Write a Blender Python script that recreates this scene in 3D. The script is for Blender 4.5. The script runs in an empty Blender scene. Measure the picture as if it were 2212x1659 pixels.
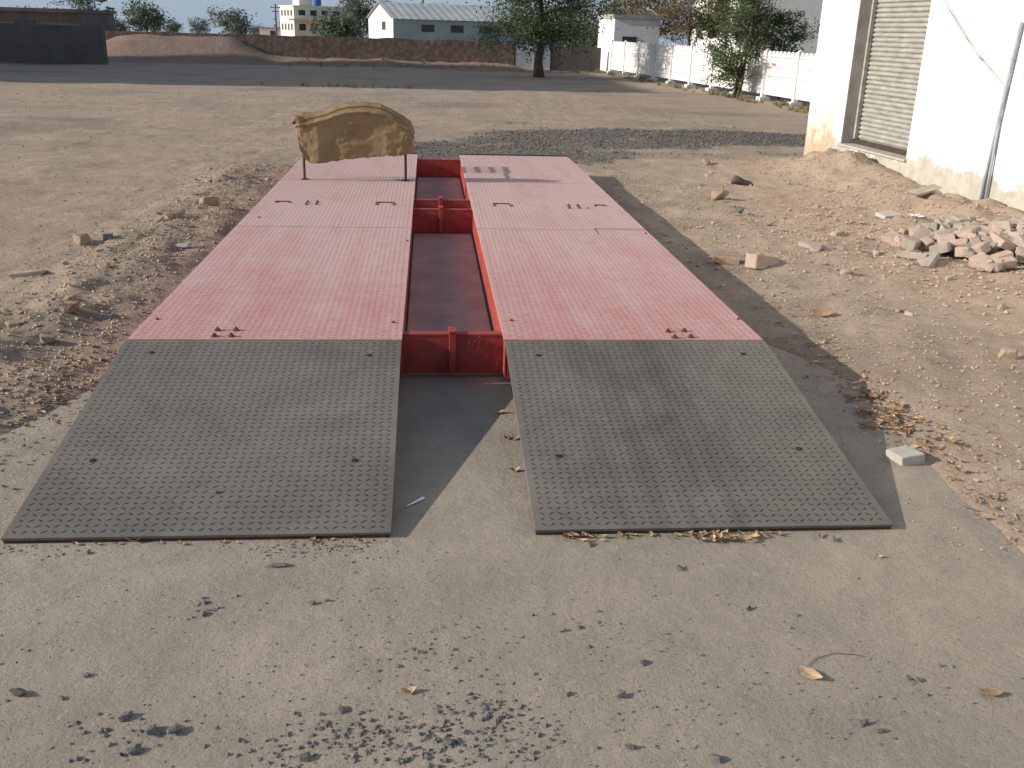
import bpy, bmesh, math, random
from mathutils import Vector, Matrix, noise
R=math.radians
random.seed(7)
sc=bpy.context.scene
col=sc.collection
# ---------------- camera model (photo coordinates 2212 x 1659)
F=2100.0
Yax=Vector((-181,772,-F)).normalized()
Zax=Vector((1,-0.028,0)).cross(Yax).normalized()
Xax=Yax.cross(Zax)
CZ=1.62
def ray(px,py):
    c=Vector((px-1106,829.5-py,-F)); return Vector((c.dot(Xax),c.dot(Yax),c.dot(Zax)))
def P(px,py,z=0.0):
    r=ray(px,py); t=(z-CZ)/r.z; return Vector((r.x*t,r.y*t,z))
def Q(px,py,Y):
    r=ray(px,py); t=Y/r.y; return Vector((r.x*t,Y,CZ+r.z*t))
cam=bpy.data.cameras.new('camera'); co=bpy.data.objects.new('camera',cam); col.objects.link(co)
cam.sensor_width=36; cam.lens=36*F/2212; cam.clip_end=2000; cam.clip_start=.05
M=Matrix((Xax,Yax,Zax)).to_4x4(); M.translation=(0,0,CZ); co.matrix_world=M
sc.camera=co
# ---------------- light
SUN_EL=21.5; ddir=Vector((1,.08,0)).normalized()*math.cos(R(SUN_EL)); ddir.z=-math.sin(R(SUN_EL))
sl=bpy.data.lights.new('sun','SUN'); so=bpy.data.objects.new('sun',sl); col.objects.link(so)
sl.energy=5.0; sl.angle=R(.55); sl.color=(1,.94,.85); so.rotation_euler=ddir.to_track_quat('-Z','Y').to_euler(); so.location=(-20,0,20)
w=bpy.data.worlds.new('World'); sc.world=w; w.use_nodes=True
nt=w.node_tree; bg=nt.nodes['Background']; sky=nt.nodes.new('ShaderNodeTexSky'); sky.sky_type='NISHITA'; sky.sun_disc=False
sky.sun_elevation=R(SUN_EL); sky.sun_rotation=math.atan2(-ddir.x,-ddir.y)%(2*math.pi); sky.air_density=1.0; sky.dust_density=1.5; sky.ozone_density=1.0
tc=nt.nodes.new('ShaderNodeTexCoord'); sx=nt.nodes.new('ShaderNodeSeparateXYZ'); nt.links.new(tc.outputs['Generated'],sx.inputs[0])
mr=nt.nodes.new('ShaderNodeMapRange'); nt.links.new(sx.outputs[2],mr.inputs[0])
for i,k in enumerate((0.0,.30,.88,.10)): mr.inputs[i+1].default_value=k
hz=nt.nodes.new('ShaderNodeMix'); hz.data_type='RGBA'; nt.links.new(mr.outputs[0],hz.inputs[0]); nt.links.new(sky.outputs[0],hz.inputs[6]); hz.inputs[7].default_value=(2.7,3.4,4.35,1)
nt.links.new(hz.outputs[2],bg.inputs[0]); bg.inputs[1].default_value=.14
sc.view_settings.view_transform='Standard'; sc.view_settings.look='None'; sc.view_settings.exposure=0
# ---------------- material helpers
class NB:
    def __init__(s,name):
        s.m=bpy.data.materials.new(name); s.m.use_nodes=True; s.t=s.m.node_tree; s.b=s.t.nodes['Principled BSDF']
        s.b.inputs['Specular IOR Level'].default_value=.25
    def n(s,t,**k):
        x=s.t.nodes.new(t)
        for a,b in k.items(): setattr(x,a,b)
        return x
    def l(s,a,b): s.t.links.new(a,b)
    def coord(s,kind='Object',scale=(1,1,1)):
        if kind=='World': o=s.n('ShaderNodeNewGeometry').outputs['Position']
        else: o=s.n('ShaderNodeTexCoord').outputs[kind]
        mp=s.n('ShaderNodeMapping'); mp.inputs['Scale'].default_value=scale; s.l(o,mp.inputs['Vector']); return mp.outputs[0]
    def noise(s,vec,scale,det=5,rough=.6,dist=0):
        x=s.n('ShaderNodeTexNoise'); x.inputs['Scale'].default_value=scale; x.inputs['Detail'].default_value=det
        x.inputs['Roughness'].default_value=rough; x.inputs['Distortion'].default_value=dist; s.l(vec,x.inputs['Vector']); return x.outputs['Fac']
    def ramp(s,fac,stops):
        x=s.n('ShaderNodeValToRGB'); e=x.color_ramp.elements
        while len(e)<len(stops): e.new(.5)
        for i,(p,c) in enumerate(stops):
            e[i].position=p; e[i].color=(c,c,c,1) if isinstance(c,(int,float)) else (*c,1)
        s.l(fac,x.inputs[0]); return x.outputs[0]
    def mix(s,f,a,b,mode='MIX'):
        x=s.n('ShaderNodeMix',data_type='RGBA',blend_type=mode)
        for sock,v in ((x.inputs[0],f),(x.inputs[6],a),(x.inputs[7],b)):
            if isinstance(v,(int,float)): sock.default_value=v if sock==x.inputs[0] else (v,v,v,1)
            elif isinstance(v,tuple): sock.default_value=(*v,1)
            else: s.l(v,sock)
        return x.outputs[2]
    def math(s,op,a,b=0.0):
        x=s.n('ShaderNodeMath',operation=op)
        for i,v in enumerate((a,b)):
            if isinstance(v,(int,float)): x.inputs[i].default_value=v
            else: s.l(v,x.inputs[i])
        return x.outputs[0]
    def maprange(s,v,a,b,c=0,d=1):
        x=s.n('ShaderNodeMapRange'); s.l(v,x.inputs[0])
        for i,k in enumerate((a,b,c,d)): x.inputs[i+1].default_value=k
        return x.outputs[0]
    def sep(s,v):
        x=s.n('ShaderNodeSeparateXYZ'); s.l(v,x.inputs[0]); return x.outputs
    def bump(s,h,strength=.5,dist=.01,prev=None):
        x=s.n('ShaderNodeBump'); x.inputs['Strength'].default_value=strength; x.inputs['Distance'].default_value=dist; s.l(h,x.inputs['Height'])
        if prev: s.l(prev,x.inputs['Normal'])
        return x.outputs[0]
    def done(s,colr,rough=.9,normal=None,metal=0):
        if isinstance(colr,tuple): s.b.inputs['Base Color'].default_value=(*colr,1)
        else: s.l(colr,s.b.inputs['Base Color'])
        s.b.inputs['Roughness'].default_value=rough; s.b.inputs['Metallic'].default_value=metal
        if normal: s.l(normal,s.b.inputs['Normal'])
        return s.m
def mk(name,c1,c2,scale=4,rough=.9,bs=30,bst=.4,bd=.01,metal=0,c3=None,kind='Object',sc3=(1,1,1)):
    b=NB(name); v=b.coord(kind,sc3); f=b.noise(v,scale,6,.65)
    st=[(.32,c1),(.68,c2)] if c3 is None else [(.3,c1),(.5,c2),(.7,c3)]
    c=b.ramp(f,st); return b.done(c,rough,b.bump(b.noise(v,bs,4),bst,bd),metal)
def m_ground():
    b=NB('dusty_earth'); v=b.coord('World'); vs_=b.coord('World',(.35,1.4,1))
    c=b.ramp(b.noise(v,.35,6,.6,.3),[(.3,(.34,.255,.185)),(.5,(.435,.335,.245)),(.7,(.39,.275,.20))])
    c=b.mix(b.ramp(b.noise(v,2.2,6,.7),[(.42,0.0),(.68,.55)]),c,(.285,.21,.15))
    c=b.mix(b.ramp(b.noise(vs_,.9,7,.7,.5),[(.48,0.0),(.66,.4)]),c,(.26,.19,.14))
    c=b.mix(b.ramp(b.noise(v,14,5,.7),[(.5,0.0),(.75,.6)]),c,(.50,.40,.30))
    c=b.mix(b.ramp(b.noise(v,60,3,.7),[(.55,0.0),(.67,.7)]),c,(.16,.13,.105))
    y=b.sep(v)[1]; red=b.math('MULTIPLY',b.maprange(y,39.8,41.2),b.maprange(y,47,45))
    c=b.mix(b.math('MULTIPLY',red,.85),c,b.ramp(b.noise(v,1.5,6,.7),[(.35,(.19,.125,.095)),(.65,(.30,.205,.155))]))
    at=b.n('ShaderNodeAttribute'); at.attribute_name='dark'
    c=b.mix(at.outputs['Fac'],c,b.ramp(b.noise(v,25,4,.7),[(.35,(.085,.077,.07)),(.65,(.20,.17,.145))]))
    n=b.bump(b.noise(v,6,8,.7),.6,.05); n=b.bump(b.noise(v,45,5,.75),.8,.012,n)
    return b.done(c,.95,n)
def m_slab():
    b=NB('dusty_concrete'); v=b.coord('World')
    c=b.ramp(b.noise(v,.9,7,.62,.4),[(.3,(.285,.24,.19)),(.5,(.355,.297,.233)),(.7,(.415,.345,.265))])
    c=b.mix(b.ramp(b.noise(v,3.1,8,.75,.6),[(.40,0.0),(.66,.65)]),c,(.25,.213,.172))
    c=b.mix(b.ramp(b.noise(v,38,4,.7),[(.54,0.0),(.72,.5)]),c,(.45,.38,.30))
    c=b.mix(b.ramp(b.noise(v,130,3,.65),[(.57,0.0),(.68,.8)]),c,(.13,.112,.095))
    n=b.bump(b.noise(v,7,9,.7),.5,.03); n=b.bump(b.noise(v,90,5,.75),.5,.005,n)
    return b.done(c,.93,n)
def m_deck(name,red,dust,k=0.0):
    b=NB(name); v=b.coord('World'); st=b.coord('World',(6,.5,1))
    y=b.sep(v)[1]; g=b.maprange(y,4.3,8.0,.56+k,1.0+k)
    f=b.math('ADD',g,b.maprange(b.noise(st,1.3,6,.65),.3,.7,-.20,.20))
    f=b.math('ADD',f,b.maprange(b.noise(v,1.7,7,.75,.5),.3,.7,-.20,.20))
    f=b.math('ADD',f,b.maprange(b.noise(v,20,6,.75),.3,.7,-.20,.20))
    x=b.n('ShaderNodeClamp'); b.l(f,x.inputs[0]); f=x.outputs[0]
    c=b.mix(f,red,dust)
    c=b.mix(b.ramp(b.noise(v,3.3,6,.75,.5),[(.58,0.0),(.75,.25)]),c,tuple(q*.62 for q in red))
    c=b.mix(b.ramp(b.noise(v,70,3,.7),[(.55,0.0),(.72,.25)]),c,tuple(q*.6 for q in red))
    return b.done(c,.9,b.bump(b.noise(v,120,3),.25,.002))
def m_ramp(name,c1,c2,c3):
    b=NB(name); v=b.coord('World'); st=b.coord('World',(9,.8,1))
    c=b.ramp(b.noise(v,1.8,9,.75,.6),[(.34,c1),(.5,c2),(.68,c3)])
    x=b.sep(v)[0]; band=b.math('MULTIPLY',b.maprange(x,.55,.75),b.maprange(x,1.35,1.1))
    t=b.math('MULTIPLY',band,b.ramp(b.noise(st,1.6,4,.6),[(.42,0.0),(.6,.35)]))
    c=b.mix(t,c,tuple(q*.6 for q in c1))
    c=b.mix(b.ramp(b.noise(v,90,3,.7),[(.55,0.0),(.75,.35)]),c,c3)
    return b.done(c,.85,b.bump(b.noise(v,90,3),.3,.002))
def m_white():
    b=NB('whitewashed_plaster'); v=b.coord('World'); s=b.sep(v)
    n1=b.noise(v,2.2,7,.7)
    c=b.ramp(b.noise(v,1.1,7,.7),[(.3,(.80,.79,.77)),(.6,(.87,.87,.86))])
    h=b.math('ADD',s[2],b.maprange(n1,.3,.7,-.24,.24))
    c=b.mix(b.maprange(h,.46,.33),c,b.ramp(b.noise(v,9,6,.7),[(.3,(.36,.32,.27)),(.7,(.52,.48,.42))]))
    st=b.math('MULTIPLY',b.maprange(s[1],12.2,12.8),b.maprange(b.math('ADD',s[2],b.maprange(n1,.3,.7,-.4,.4)),1.15,.5))
    c=b.mix(b.math('MULTIPLY',st,b.ramp(b.noise(v,6,6,.7),[(.35,.3),(.6,1.0)])),c,(.46,.32,.18))
    n=b.bump(b.noise(v,3,6,.6),.4,.02); n=b.bump(b.noise(v,40,4),.3,.004,n)
    return b.done(c,.9,n)
def m_burlap():
    b=NB('jute_sacking'); v=b.coord('Object')
    c=b.ramp(b.noise(v,3.0,8,.75,.3),[(.3,(.24,.165,.085)),(.5,(.32,.23,.125)),(.7,(.40,.295,.17))])
    vv=b.coord('Object',(2.5,1,1))
    c=b.mix(b.ramp(b.noise(vv,2.5,7,.8,.6),[(.56,0.0),(.74,.4)]),c,(.16,.11,.065))
    wv=b.n('ShaderNodeTexWave'); wv.inputs['Scale'].default_value=70; wv.bands_direction='Z'; wv.inputs['Distortion'].default_value=1.5; b.l(v,wv.inputs['Vector'])
    wx=b.n('ShaderNodeTexWave'); wx.inputs['Scale'].default_value=70; wx.bands_direction='X'; wx.inputs['Distortion'].default_value=1.5; b.l(v,wx.inputs['Vector'])
    h=b.math('ADD',wv.outputs['Fac'],wx.outputs['Fac'])
    c=b.mix(b.maprange(h,.2,1.0,.35,0.0),c,(.16,.11,.06))
    b.b.inputs['Specular IOR Level'].default_value=.02
    n=b.bump(h,.5,.004); n=b.bump(b.noise(v,14,6,.7),.5,.012,n)
    return b.done(c,1.0,n)
def m_brickwall():
    b=NB('rough_stone_wall'); v=b.coord('World',(1,1,1))
    vo=b.n('ShaderNodeTexVoronoi'); vo.inputs['Scale'].default_value=4.5; b.l(v,vo.inputs['Vector'])
    c=b.ramp(b.noise(v,1.1,7,.75),[(.3,(.15,.10,.08)),(.5,(.23,.155,.12)),(.7,(.31,.225,.175))])
    c=b.mix(b.ramp(b.noise(v,7,5,.75),[(.45,0.0),(.7,.6)]),c,(.35,.265,.21))
    c=b.mix(b.maprange(vo.outputs['Distance'],.35,.7,0,.6),c,(.10,.07,.055))
    return b.done(c,.95,b.bump(b.noise(v,7,6,.75),1.0,.12))
def m_leaf(name,c1,c2):
    b=NB(name); v=b.coord('Object')
    c=b.ramp(b.noise(v,1.6,6,.8),[(.35,c1),(.65,c2)])
    b.done(c,.7)
    tr=b.n('ShaderNodeBsdfTranslucent'); b.l(c,tr.inputs[0]); mx=b.n('ShaderNodeMixShader'); mx.inputs[0].default_value=.35
    out=b.t.nodes['Material Output']; b.l(b.b.outputs[0],mx.inputs[1]); b.l(tr.outputs[0],mx.inputs[2]); b.l(mx.outputs[0],out.inputs[0]); return b.m
G=m_ground(); SLAB=m_slab(); WHITE=m_white(); SACK=m_burlap(); STONEW=m_brickwall()
DECK=m_deck('dusty_red_paint',(.47,.16,.155),(.54,.385,.355)); DECK2=m_deck('worn_red_tread',(.22,.065,.065),(.34,.20,.185),-.08)
RAMP=m_ramp('dusty_steel',(.118,.106,.095),(.158,.141,.124),(.205,.182,.158)); RAMP2=m_ramp('worn_steel_tread',(.025,.022,.021),(.040,.036,.033),(.075,.066,.058))
REDP=mk('red_beam_paint',(.27,.035,.03),(.38,.075,.06),6,.6,60,.3,.003)
REDFLOOR=mk('reddish_floor',(.38,.25,.22),(.50,.36,.31),3,.95,60,.4,.004)  # reddish tone for the floor between the tracks
RUST=mk('rusty_steel',(.10,.04,.025),(.20,.09,.05),20,.8,80,.5,.002)
DARK=mk('hole_black',(.02,.018,.016),(.05,.045,.04),20,.7)
SHOEM=mk('dusty_shoe_leather',(.05,.045,.04),(.15,.13,.11),14,.8)
IRON=mk('dark_iron',(.05,.04,.035),(.10,.07,.05),15,.6,metal=.3)
GRAVEL=mk('dark_basalt_chips',(.055,.054,.054),(.17,.16,.15),30,.9,90,.5,.003,c3=(.12,.115,.11))
GRAVF=mk('dusty_gravel',(.07,.067,.064),(.19,.175,.155),5,.95,90,.5,.003,c3=(.12,.112,.105),kind='World')
PEB=mk('earth_pebbles',(.26,.185,.13),(.46,.355,.26),3,.95,60,.5,.003,c3=(.36,.275,.20),kind='World')
BRICK=mk('dusty_broken_brick',(.36,.22,.17),(.43,.34,.28),7,.97,50,.7,.01,c3=(.40,.28,.225))
MORTAR=mk('grey_mortar_lump',(.28,.24,.195),(.40,.345,.285),8,.95,40,.7,.012)
PALE=mk('pale_stone',(.38,.35,.30),(.50,.46,.40),8,.9,40,.4,.006)
CLOD=mk('dried_earth_clod',(.29,.21,.145),(.42,.32,.23),8,.95,40,.8,.014)
LEAFD=mk('dry_brown_leaf',(.22,.135,.08),(.42,.28,.165),12,.85,60,.4,.002,kind='World')
LEAFY=mk('dry_tan_leaf',(.42,.28,.16),(.56,.40,.24),14,.85,60,.4,.002)
SHUT=mk('dusty_galvanised_shutter',(.27,.26,.235),(.44,.425,.385),5,.7,30,.3,.003,metal=.15,sc3=(1,1,3))
CEM=mk('grey_cement',(.30,.28,.25),(.46,.43,.39),4,.95,30,.5,.01)
WFENCE=mk('white_painted_concrete',(.68,.66,.62),(.82,.81,.78),2,.9,20,.4,.01)
PVC=mk('grey_pvc',(.30,.33,.36),(.40,.43,.46),4,.5)
WIRE=mk('grey_green_wire',(.16,.19,.18),(.24,.27,.26),4,.6)
BARK=mk('bark',(.07,.055,.04),(.16,.12,.09),5,.95,12,.9,.03)
LG=m_leaf('green_leaves',(.05,.075,.035),(.11,.145,.065)); LG2=m_leaf('light_green_leaves',(.095,.135,.06),(.17,.21,.10))
LB=m_leaf('brownish_leaves',(.14,.11,.065),(.25,.195,.12))
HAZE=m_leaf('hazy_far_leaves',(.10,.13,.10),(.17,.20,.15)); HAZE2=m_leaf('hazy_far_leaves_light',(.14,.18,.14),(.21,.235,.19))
ROOF=mk('corrugated_roof',(.38,.385,.385),(.50,.50,.50),.5,.7,3,.3,.03)
TEAL=mk('blue_grey_wall',(.22,.28,.28),(.34,.39,.38),.4,.9,5,.3,.02)
CREAM=mk('cream_wall',(.70,.62,.50),(.80,.74,.64),.6,.9)
GLASS=mk('dark_window',(.03,.035,.04),(.07,.08,.09),1,.4)
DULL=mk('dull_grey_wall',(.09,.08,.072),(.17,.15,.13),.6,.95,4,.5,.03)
BLUE=mk('blue_plastic',(.05,.14,.35),(.08,.2,.42),2,.5)
REDX=mk('faded_red_paint',(.42,.13,.10),(.5,.2,.16),4,.8)
PAPER=mk('white_paper',(.72,.70,.66),(.82,.80,.77),9,.8)
YEL=mk('yellow_wrapper',(.65,.5,.10),(.75,.65,.25),9,.6)
GRN=mk('dry_green_weeds',(.14,.15,.065),(.27,.24,.12),5,.9,kind='World')
# ---------------- mesh helpers
class MB:
    def __init__(s): s.v=[]; s.f=[]; s.m=[]
    def add(s,vs,fs,mi=0,mat=None):
        o=len(s.v)
        s.v.extend([tuple(mat@Vector(q)) for q in vs] if mat else [tuple(q) for q in vs])
        s.f.extend([tuple(i+o for i in f) for f in fs]); s.m.extend([mi]*len(fs))
    def box(s,x0,x1,y0,y1,z0,z1,mi=0,mat=None):
        s.add([(x0,y0,z0),(x1,y0,z0),(x1,y1,z0),(x0,y1,z0),(x0,y0,z1),(x1,y0,z1),(x1,y1,z1),(x0,y1,z1)],
              [(0,3,2,1),(4,5,6,7),(0,1,5,4),(1,2,6,5),(2,3,7,6),(3,0,4,7)],mi,mat)
    def tube(s,pts,rad,n=8,mi=0,cap=True):
        pts=[Vector(p) for p in pts]; rad=rad if isinstance(rad,(list,tuple)) else [rad]*len(pts)
        rings=[]
        for i,p in enumerate(pts):
            d=(pts[min(i+1,len(pts)-1)]-pts[max(i-1,0)]).normalized()
            a=d.cross(Vector((0,0,1)) if abs(d.z)<.9 else Vector((1,0,0))).normalized(); b=d.cross(a)
            rings.append([p+rad[i]*(math.cos(t)*a+math.sin(t)*b) for t in [2*math.pi*k/n for k in range(n)]])
        vs=[q for r in rings for q in r]; fs=[]
        for i in range(len(pts)-1):
            for k in range(n): fs.append((i*n+k,i*n+(k+1)%n,(i+1)*n+(k+1)%n,(i+1)*n+k))
        if cap: fs.append(tuple(range(n))[::-1]); fs.append(tuple(range((len(pts)-1)*n,len(pts)*n)))
        s.add(vs,fs,mi)
    def mesh(s,name,mats,smooth=False):
        me=bpy.data.meshes.new(name); me.from_pydata(s.v,[],s.f)
        for m in (mats if isinstance(mats,(list,tuple)) else [mats]): me.materials.append(m)
        if any(s.m): me.polygons.foreach_set('material_index',s.m)
        if smooth: me.polygons.foreach_set('use_smooth',[True]*len(s.f))
        me.update(); return me
    def obj(s,name,mats,parent=None,smooth=False,loc=(0,0,0)):
        o=bpy.data.objects.new(name,s.mesh(name,mats,smooth)); col.objects.link(o); o.location=loc
        if parent: o.parent=parent
        return o
def tag(o,label,cat,group=None,kind=None):
    o['label']=label; o['category']=cat
    if group: o['group']=group
    if kind: o['kind']=kind
    return o
def thing(name,label,cat,loc=(0,0,0),rot=(0,0,0),group=None):
    o=bpy.data.objects.new(name,None); col.objects.link(o); o.location=loc; o.rotation_euler=rot; o.empty_display_size=.1
    return tag(o,label,cat,group)
def bevel(o,wd=.003,seg=1):
    m=o.modifiers.new('b','BEVEL'); m.width=wd; m.segments=seg; m.limit_method='ANGLE'; return o
def fn(x,y,s,seed=0,o=4): return noise.fractal(Vector((x*s+seed*17.3,y*s-seed*9.1,seed*3.7)),.9,2.1,o)
def sm(a,b,x):
    t=max(0,min(1,(x-a)/(b-a))); return t*t*(3-2*t)
# ---------------- ground
def slabL(y): return -1.80+.34*sm(3.5,4.7,y)+.05*fn(0,y,1.3,3)+.02*fn(0,y,5,3)
def slabR(y): return 1.98+.12*sm(3.2,4.0,y)-.36*sm(4.4,5.6,y)+.05*fn(5,y,1.3,4)+.02*fn(5,y,5,4)
SLAB_END=11.9
def inslab(x,y):
    d=min(x-slabL(y),slabR(y)-x,SLAB_END-y); return d
def gz(x,y):
    far=math.hypot(x,y)
    d=inslab(x,y)
    z=.022+.030*fn(x,y,.35,1)+.014*fn(x,y,1.6,2)
    if far<24: z+=.010*fn(x,y,5,5)+.006*fn(x,y,14,6)+.020*fn(x*.35,y*1.2,1.1,19)*sm(6,9,far)
    if far>22: z+=.08*fn(x,y,.12,9)*sm(22,40,far)
    if y<13:
        bl=math.exp(-((x+2.1+.2*fn(0,y,.8,7))/.32)**2)*sm(2.6,4.2,y)*sm(12.5,10.5,y); z+=.05*bl*(1+.9*fn(x,y,4,8,6))
        br=math.exp(-((x-2.65)/.42)**2)*sm(3.4,5,y)*sm(12.5,10,y); z+=.03*br*(1+.8*fn(x,y,4,11,6))
    z+=.25*math.exp(-((x-4.98)/.5)**2-((y-11.7)/1.15)**2)*(1+.5*fn(x,y,2.5,12,6))
    z+=.15*math.exp(-((x-5.0)/.65)**2-((y-9.0)/2.2)**2)*(1+.7*fn(x,y,2.5,13,6))
    z+=.08*math.exp(-((x-4.3)/1.2)**2-((y-8.3)/1.4)**2)*(1+.6*fn(x,y,3,14,5))
    if x>3.4 and 6<y<13.5: z+=.018*fn(x,y,6,18,5)
    if 36<y<46 and x<4.5:
        z+=.22*math.exp(-((y-42.9)/.9)**2)*(1+.5*fn(x,y,.7,16))*sm(4.5,3,x)
        z+=.85*math.exp(-((y-43.3)/1.3)**2)*(1+.12*fn(x,y,.9,17))*sm(-14.5,-12,x)*sm(-5.8,-8.2,x)
    if y>46: z-=.0127*(y-46)
    if d>-.25: z=z*sm(0.02,-.25,d)+(-.035)*sm(-.06,.08,d)
    return z
def top(x,y):
    return max(gz(x,y),0.0 if inslab(x,y)>0 else -99)
def axis(segs,lo_g,hi_g,lo,hi):
    out=[]
    for a,b,st in segs:
        n=int(round((b-a)/st)); out+= [a+(b-a)*i/n for i in range(n)]
    out.append(segs[-1][1])
    s=segs[-1][2]; x=out[-1]
    while x<hi: s*=hi_g; x+=s; out.append(x)
    s=segs[0][2]; x=out[0]; pre=[]
    while x>lo: s*=lo_g; x-=s; pre.append(x)
    return pre[::-1]+out
XS=axis([(-5,-3,.07),(-3,-1.3,.035),(-1.3,1.5,.1),(1.5,3.6,.035),(3.6,6,.05)],1.10,1.12,-600,600)
YS=axis([(1,3,.05),(3,7,.045),(7,13,.06),(13,18,.12),(18,46,.35)],1.3,1.06,-60,950)
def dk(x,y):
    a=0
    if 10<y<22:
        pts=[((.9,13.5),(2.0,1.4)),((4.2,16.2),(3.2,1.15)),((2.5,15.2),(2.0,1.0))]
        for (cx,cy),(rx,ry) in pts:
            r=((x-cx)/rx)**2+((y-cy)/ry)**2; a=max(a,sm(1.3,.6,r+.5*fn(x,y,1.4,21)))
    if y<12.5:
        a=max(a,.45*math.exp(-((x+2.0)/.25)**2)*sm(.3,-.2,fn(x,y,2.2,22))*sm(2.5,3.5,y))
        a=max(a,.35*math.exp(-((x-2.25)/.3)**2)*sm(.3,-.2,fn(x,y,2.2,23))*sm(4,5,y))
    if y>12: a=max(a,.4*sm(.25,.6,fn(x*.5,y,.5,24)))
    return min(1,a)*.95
nx,ny=len(XS),len(YS); vs=[];dv=[]
for y in YS:
    for x in XS: vs.append((x,y,gz(x,y))); dv.append(dk(x,y))
fs=[(j*nx+i,j*nx+i+1,(j+1)*nx+i+1,(j+1)*nx+i) for j in range(ny-1) for i in range(nx-1)]
me=bpy.data.meshes.new('ground'); me.from_pydata(vs,[],fs); me.materials.append(G)
at=me.attributes.new('dark','FLOAT','POINT'); at.data.foreach_set('value',dv)
me.polygons.foreach_set('use_smooth',[True]*len(fs))
go=bpy.data.objects.new('ground',me); col.objects.link(go); go['kind']='structure'
mb=MB(); ys=[-4+.1*i for i in range(int((SLAB_END+4)/.1)+1)]
for y in ys: mb.v+= [(slabL(y)-.02,y,-.006),(slabL(y)+.1,y,0),(slabR(y)-.1,y,0),(slabR(y)+.02,y,-.006)]
for j in range(len(ys)-1):
    for k in range(3): mb.f.append((j*4+k,j*4+k+1,(j+1)*4+k+1,(j+1)*4+k)); mb.m.append(0)
o=mb.obj('concrete_apron',SLAB); o['kind']='structure'
# ---------------- checker plate
PIT=.0315
def lozenges(mb,x0,x1,y0,y1,z,mi=1,L=.0305,W=.0078,H=.0010):
    nx=int((x1-x0-.01)/PIT); nyy=int((y1-y0-.01)/PIT); ox=(x1-x0-nx*PIT)/2; oy=(y1-y0-nyy*PIT)/2
    for j in range(nyy):
        for i in range(nx):
            cx=x0+ox+(i+.5)*PIT; cy=y0+oy+(j+.5)*PIT; s=1 if (i+j)%2 else -1
            ca,sa=math.cos(R(42)),math.sin(R(42))*s
            def T(a,b,c): return (cx+a*ca-b*sa,cy+a*sa+b*ca,z+c)
            mb.add([T(-L/2,0,0),T(L/2,0,0),T(0,-W/2,0),T(0,W/2,0),T(-L/4,0,H),T(L/4,0,H)],
                   [(0,2,4),(0,4,3),(1,5,2),(1,3,5),(2,5,4),(3,4,5)],mi)
DT=.235; DY0,DY1=4.39,11.5
LX0,LX1,RX0,RX1=-1.384,-.128,.355,1.616
wb=thing('weighbridge','long low steel weighbridge with two dusty red chequer plate tracks','weighbridge',(0,0,0))
seams=[DY0,7.1,9.38,DY1]
for (a,b) in ((LX0,LX1),(RX0,RX1)):
    for k in range(3):
        mb=MB(); y0,y1=seams[k]+(.002 if k==0 else .008),seams[k+1]-.008
        mb.box(a,b,y0,y1,DT-.01,DT); lozenges(mb,a,b,y0,y1,DT)
        mb.obj('deck_plate',[DECK,DECK2],wb)
for (a,b) in ((LX0,LX1),(RX0,RX1)):
    for x,s in ((a+.006,1),(b-.006,-1)):
        mb=MB(); x1=x+s*.008; lo,hi=min(x,x1),max(x,x1)
        mb.box(lo,hi,DY0+.02,DY1-.01,.032,DT-.0115)
        f0,f1=min(x1,x1+s*.06),max(x1,x1+s*.06)
        mb.box(f0,f1,DY0+.02,DY1-.01,.032,.042); mb.box(f0,f1,DY0+.02,DY1-.01,DT-.022,DT-.0118)
        mb.obj('side_beam',REDP,wb)
    mb=MB(); mb.box(a+.02,b-.02,DY0+.006,DY0+.016,.035,DT-.012); mb.obj('end_plate',REDP,wb)
gx0,gx1=LX1-.004,RX0+.004
def xbeam(y,zt,w_=.05,br=True):
    mb=MB(); mb.box(gx0,gx1,y,y+.008,.03,zt-.008); mb.box(gx0,gx1,y-.002,y+w_,zt-.008,zt); mb.box(gx0,gx1,y-.002,y+w_,.022,.03)
    o=mb.obj('cross_beam',REDP,wb)
    if br:
        b2=MB(); cx=.112 if y<6 else .1
        b2.box(cx-.016,cx+.016,y-.03,y-.0025,.03,zt+.012); b2.box(cx-.019,cx+.019,y-.034,y+.045,zt+.0125,zt+.024)
        bevel(b2.obj('bracket',REDP,o),.002)
xbeam(4.52,.222); xbeam(8.0,.215); xbeam(8.42,.222,.05,True); xbeam(11.2,.215,.06,False)
mb=MB(); mb.box(gx0+.01,gx1-.01,4.6,11.42,.008,.016); mb.obj('gap_floor',REDFLOOR,wb)  # thin reddish sheet over the floor between the tracks
mb=MB(); mb.box(LX0-.012,LX1,DY1+.002,DY1+.03,.02,DT+.012); mb.obj('end_angle',IRON,wb)
mb=MB(); mb.box(RX0,RX1+.012,DY1+.002,DY1+.03,.02,DT+.012); mb.obj('end_angle',IRON,wb)
def hexbolt(mb,x,y,z,r=.011,h=.008):
    mb.tube([(x,y,z+.0005),(x,y,z+.004)],r*1.5,12); mb.tube([(x,y,z+.004),(x,y,z+.004+h)],r,6); mb.tube([(x,y,z+.004+h),(x,y,z+.010+h)],r*.5,8)
b0=MB(); hexbolt(b0,0,0,0); bm_=b0.mesh('bolt',RUST)
def bolt(px,py,sc_=1.0,parent=wb,z=DT):
    p=P(px,py,z); o=bpy.data.objects.new('bolt',bm_); col.objects.link(o); o.parent=parent; o.location=p; o.scale=(sc_,)*3; o.rotation_euler.z=random.random()
for x,y in ((470,714),(510,714),(463,727),(500,727),(1443,717),(1478,716),(1457,730),(1492,729),
            (665,437),(686,437),(662,442),(684,442),(1228,445),(1248,445),(1230,450),(1251,450)): bolt(x,y)
for x,y in ((340,690),(850,697),(1105,693),(1595,690),(560,470),(1270,450),(1395,505),(880,521)): bolt(x,y,.6)
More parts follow.
